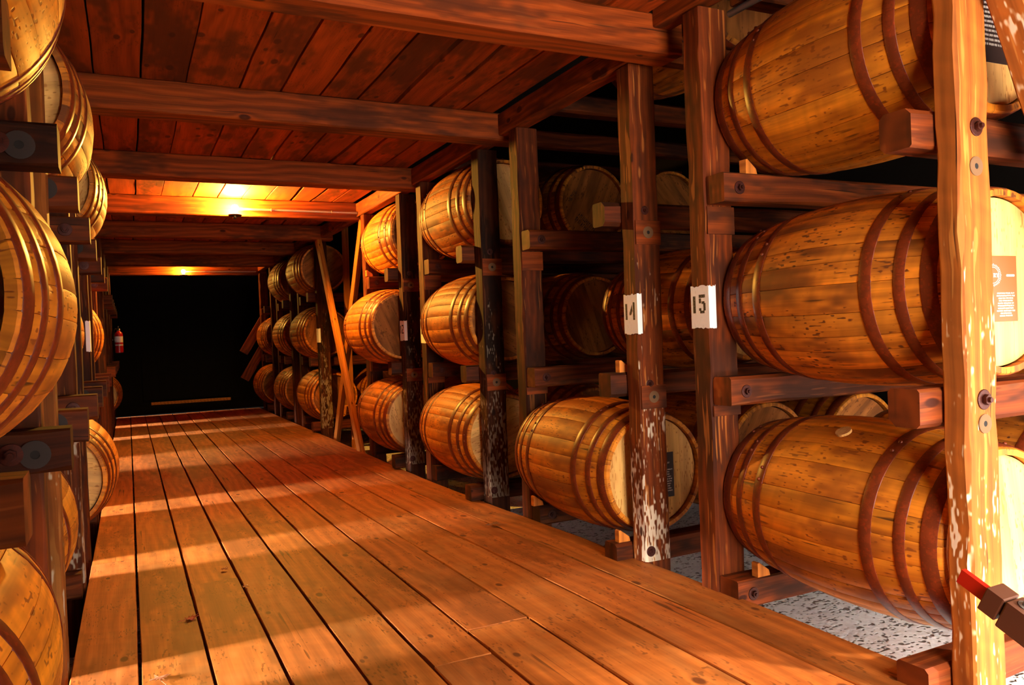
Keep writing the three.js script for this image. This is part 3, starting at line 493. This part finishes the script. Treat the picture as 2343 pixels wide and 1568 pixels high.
// ---------------------------------------------------------------- bulbs with their conduit
M.bulb = new THREE.MeshStandardMaterial({ color: 0xfff0d0, emissive: new THREE.Color().setRGB(1, 0.72, 0.3), emissiveIntensity: 60, roughness: 0.3 });
M.conduit = new THREE.MeshStandardMaterial({ color: 0xb0a294, roughness: 0.45, metalness: 0.6 });
function lamp(x, y, z, k, label, pipeLabel, xe) {
  const t = thing('bare_bulb', label, 'lamp', x, y, z);
  part('bulb', revolve([[0.0135, -0.034], [0.016, -0.028], [0.026, -0.008], [0.03, 0.008], [0.028, 0.022], [0.018, 0.034], [0.001, 0.038]], 24).rotateX(-Math.PI / 2), M.bulb, t);
  part('socket_shield', revolve([[0.001, -0.06], [0.052, -0.06], [0.056, -0.056], [0.056, -0.05], [0.052, -0.046], [0.024, -0.044], [0.022, -0.036], [0.014, -0.03]], 28).rotateX(-Math.PI / 2), M.dark, t);  // wide disc added below the bulb to keep its light off the floor
  part('bracket', new THREE.BoxGeometry(0.024, 0.03, 0.07).translate(0, -0.062, -0.035), M.dark, t);
  const l = new THREE.PointLight(LAMP_COLOUR, LAMP_LIGHT * k, 0, 2); l.position.set(x, y + 0.01, z); l.castShadow = true; l.shadow.radius = 1.4; scene.add(l);
  const p = thing('conduit_pipe', pipeLabel, 'pipe', x + 0.04, y + 0.006, z - 0.03);
  part('pipe', new THREE.CylinderGeometry(0.011, 0.011, xe - x - 0.03, 12).rotateZ(Math.PI / 2).translate((xe - x - 0.03) / 2, 0, 0), M.conduit, p);
  for (const f of [0.25, 0.75]) part('strap', new THREE.TorusGeometry(0.0125, 0.0025, 6, 14).rotateY(Math.PI / 2).translate((xe - x) * f, 0, 0), M.steel, p);
}
lamp(0.868, 2.155, -7.07, 1, 'nearer bare bulb glowing brightly under the lit cross beam', 'metal conduit running right from the nearer bulb along its beam', 1.93);
lamp(0.82, 2.15, -13.195, 0.22, 'far bare bulb glowing at the dark end of the aisle', 'metal conduit running right from the far bulb', 1.9);

// ---------------------------------------------------------------- braces, props and small things
function strut(name, label, cat, A, B, w, d, mat, seed, tone = 1, roll = 0) {
  const a = new THREE.Vector3(...A), b = new THREE.Vector3(...B), dir = b.clone().sub(a), len = dir.length(); dir.normalize();
  const t = thing(name, label, cat, ...A); t.quaternion.setFromUnitVectors(new THREE.Vector3(0, 1, 0), dir); if (roll) t.rotateY(roll);
  part('timber', timber(len, w, d, { segs: 12, chamfer: 0.004, jitter: 0.0015, seed, tone }), mat, t); return t;
}
strut('brace', 'long orange brace leaning left, front timber of the crossed pair', 'brace', [1.93, -0.12, -7.22], [1.93, 2.12, -8.72], 0.05, 0.1, M.newWood, 601, 0.75);
strut('brace', 'red-brown brace leaning right, rear timber of the crossed pair', 'brace', [2.0, -0.15, -8.55], [2.0, 2.1, -7.13], 0.05, 0.1, M.newWood, 602, 0.55);
strut('prop', 'thin upright prop standing behind the crossed braces', 'prop', [2.155, 0.295, -8.45], [2.165, 2.24, -8.45], 0.06, 0.06, M.newWood, 603, 0.5);
{ const t = thing('wooden_stand', 'low pale wooden stand at the foot of the crossed braces', 'stand', 2.17, -0.3, -8.45); part('top', alongX(timber(0.16, 0.09, 0.2, { seed: 611 })).translate(-0.09, 0.54, 0.02), M.newWood, t); part('leg', timber(0.5, 0.08, 0.05, { seed: 612, tone: 0.8 }).translate(0.02, 0, 0), M.newWood, t); }
strut('brace', 'sloping brace against the nearest right post, upper right corner', 'brace', [2.03 + 0.02, 2.0, -1.255], [2.62, 0.9, -1.255], 0.15, 0.09, M.postPale, 604, 1);
strut('brace', 'upper of two sloping boards at the far right end', 'brace', [1.68, 0.85, -13.345], [2.02, 1.4, -13.345], 0.14, 0.04, M.beam, 605);
strut('brace', 'lower of two sloping boards at the far right end', 'brace', [1.68, 0.42, -13.345], [2.02, 0.97, -13.345], 0.14, 0.04, M.beam, 606);
{ const t = thing('pipe', 'grey pipe slanting past the top of the post painted 15', 'pipe', 2.085, 2.172, -2.29); part('pipe', new THREE.CylinderGeometry(0.013, 0.013, 0.88, 12).rotateX(Math.PI / 2).translate(0, 0, 0.44), M.steel, t); }
// pale chocks that stop the barrels from rolling
const chockGeo = (() => { const s = new THREE.Shape(); s.moveTo(-0.028, 0); s.lineTo(0.03, 0); s.lineTo(0.024, 0.02); s.lineTo(-0.02, 0.052); s.lineTo(-0.028, 0.05); const g = new THREE.ExtrudeGeometry(s, { depth: 0.03, bevelEnabled: true, bevelSize: 0.001, bevelThickness: 0.001, bevelSegments: 1 }); g.translate(0, 0.001, -0.015); return tint(g, 1.15); })();
for (const [x, k, d, text] of [[2.09, 2, 2.225, 'under the big top barrel at the right'], [2.08, 0, 2.22, 'under the big bottom barrel at the right'], [1.925, 0, 2.9, 'at the foot of the post painted 14'], [1.955, 0, 3.76, 'under the far end of the bottom barrel behind post 14'], [1.96, 1, 2.9, 'on the middle rail beside the post painted 14'], [1.95, 2, 6.82, 'under the top barrel in the bay of post 12']]) {
  const t = thing('wooden_chock', 'small pale wooden chock ' + text, 'chock', x, 1 + RAIL_TOP[k], -d); t.rotation.y = Math.PI; t.rotation.y = x === 2.09 && k === 2 ? 0.1 : 0; part('wedge', chockGeo, M.newWood, t);
}
// fire extinguisher on the far left post
{
  const t = thing('fire_extinguisher', 'red fire extinguisher with a white label hanging on a far left post', 'extinguisher', -0.118, 0.93, -13.25);
  const red = new THREE.MeshStandardMaterial({ color: 0xb01010, roughness: 0.3 }), white = new THREE.MeshStandardMaterial({ color: 0xe8e2da, roughness: 0.5 });
  const up = (p, n) => revolve(p, n).rotateX(-Math.PI / 2);
  part('cylinder', up([[0.001, 0], [0.05, 0.003], [0.056, 0.012], [0.056, 0.27], [0.048, 0.305], [0.025, 0.325], [0.02, 0.335]], 28), red, t);
  part('label', up([[0.0566, 0.16], [0.0566, 0.25]], 28), white, t); part('label', up([[0.0566, 0.11], [0.0566, 0.13]], 28), white, t);
  part('valve', up([[0.02, 0.335], [0.024, 0.34], [0.024, 0.36], [0.012, 0.37], [0.001, 0.37]], 16), M.steel, t);
  part('handle', new THREE.BoxGeometry(0.014, 0.008, 0.1).rotateX(0.25).translate(0, 0.39, 0.04), M.dark, t); part('handle', new THREE.BoxGeometry(0.014, 0.006, 0.08).rotateX(-0.1).translate(0, 0.365, 0.045), M.dark, t);
  const hose = new THREE.CatmullRomCurve3([[0.0, 0.355, 0.02], [-0.045, 0.36, 0.05], [-0.068, 0.28, 0.05], [-0.066, 0.15, 0.045], [-0.06, 0.08, 0.045]].map((p) => new THREE.Vector3(...p)));
  part('hose', new THREE.TubeGeometry(hose, 20, 0.009, 8), M.dark, t); part('bracket', new THREE.BoxGeometry(0.04, 0.02, 0.03).translate(-0.068, 0.2, 0), M.steel, t);
}
// red-tipped steel bar reaching in from the lower right
{
  const A = new THREE.Vector3(1.655, 0.42, -1.14), B = new THREE.Vector3(1.66, 0.305, -0.9), dir = B.clone().sub(A).normalize();
  const t = thing('red_tipped_bar', 'brown steel bar with a red tip and a bolt, reaching in at lower right', 'bar', A.x, A.y, A.z);
  const right = new THREE.Vector3(1, 0, 0), up = new THREE.Vector3().crossVectors(dir, right).normalize(), rr = new THREE.Vector3().crossVectors(up, dir).normalize(); t.quaternion.setFromRotationMatrix(new THREE.Matrix4().makeBasis(rr, up, dir));
  const redPaint = new THREE.MeshStandardMaterial({ color: 0xa81404, roughness: 0.4 }), brown = new THREE.MeshStandardMaterial({ color: 0x55301f, roughness: 0.45, metalness: 0.3 });
  const slab = (w, h, l, b) => { const s = new THREE.Shape(); s.moveTo(-w / 2, -h / 2); s.lineTo(w / 2, -h / 2); s.lineTo(w / 2, h / 2); s.lineTo(-w / 2, h / 2); return new THREE.ExtrudeGeometry(s, { depth: l, bevelEnabled: true, bevelSize: b, bevelThickness: b, bevelSegments: 2 }); };
  part('tip', slab(0.012, 0.032, 0.1, 0.001), redPaint, t, 'red painted flat tip');
  part('sleeve', slab(0.05, 0.05, 0.035, 0.003).translate(0.008, -0.002, 0.068), brown, t); part('sleeve', slab(0.05, 0.056, 0.36, 0.004).translate(0.008, -0.005, 0.114), brown, t); part('web', slab(0.04, 0.03, 0.02, 0.001).translate(0.012, 0, 0.1), brown, t);
  part('bolt_head', new THREE.CylinderGeometry(0.009, 0.009, 0.012, 6).translate(0.01, 0.034, 0.135), M.steel, t); part('washer', new THREE.CylinderGeometry(0.016, 0.016, 0.002, 20).translate(0.01, 0.0285, 0.135), M.steel, t);
}
// dry leaves on the planks
function leaf(x, d, size, rot, col, seed, label) {
  const r = rng(seed), s = new THREE.Shape(), n = 11;
  for (let i = 0; i <= n * 2; i++) { const a = i / (n * 2) * 6.283, R = size * (i % 2 ? 0.42 + 0.2 * r() : 0.8 + 0.35 * r()) * (0.75 + 0.25 * Math.cos(a)); i ? s.lineTo(Math.cos(a) * R, Math.sin(a) * R) : s.moveTo(R, 0); }
  const g = new THREE.ShapeGeometry(s, 4); g.rotateX(-Math.PI / 2); const e = new THREE.ExtrudeGeometry(s, { depth: 0.0012, bevelEnabled: false }); e.rotateX(-Math.PI / 2);
  const p = e.attributes.position; for (let i = 0; i < p.count; i++) p.setY(i, p.getY(i) + 0.012 * Math.abs(Math.sin(p.getX(i) / size * 1.7 + seed)) + 0.001); e.computeVertexNormals();
  const t = thing('dry_leaf', label, 'leaf', x, floorY(d) + 0.002, -d); t.rotation.y = rot; const m = new THREE.MeshStandardMaterial({ color: col, roughness: 0.8 });
  part('blade', e, m, t); part('stem', new THREE.CylinderGeometry(0.0012, 0.0008, size, 5).rotateZ(Math.PI / 2).translate(-size * 0.8, 0.006, 0), m, t);
}
leaf(0.163, 3.12, 0.034, 0.4, 0xa83a1c, 3, 'curled red dry leaf on the left planks');
leaf(0.046, 2.58, 0.04, 1.9, 0x9a5a34, 5, 'brown dry leaf at the bottom edge of the planks');
leaf(1.718, 3.8, 0.05, 2.6, 0x7a4218, 8, 'ragged brown leaf on the planks before the post painted 14');
leaf(0.348, 3.75, 0.022, 0.9, 0xb06a2c, 9, 'small tan leaf scrap above the red leaf');
leaf(0.4, 3.42, 0.016, 2.2, 0xc07a34, 12, 'tiny tan leaf scrap right of the red leaf');

// ---------------------------------------------------------------- picture
const renderer = new THREE.WebGLRenderer({ antialias: true });
renderer.shadowMap.enabled = true;
renderer.toneMapping = THREE.LinearToneMapping;
renderer.toneMappingExposure = EXPOSURE;
renderer.render(scene, camera);
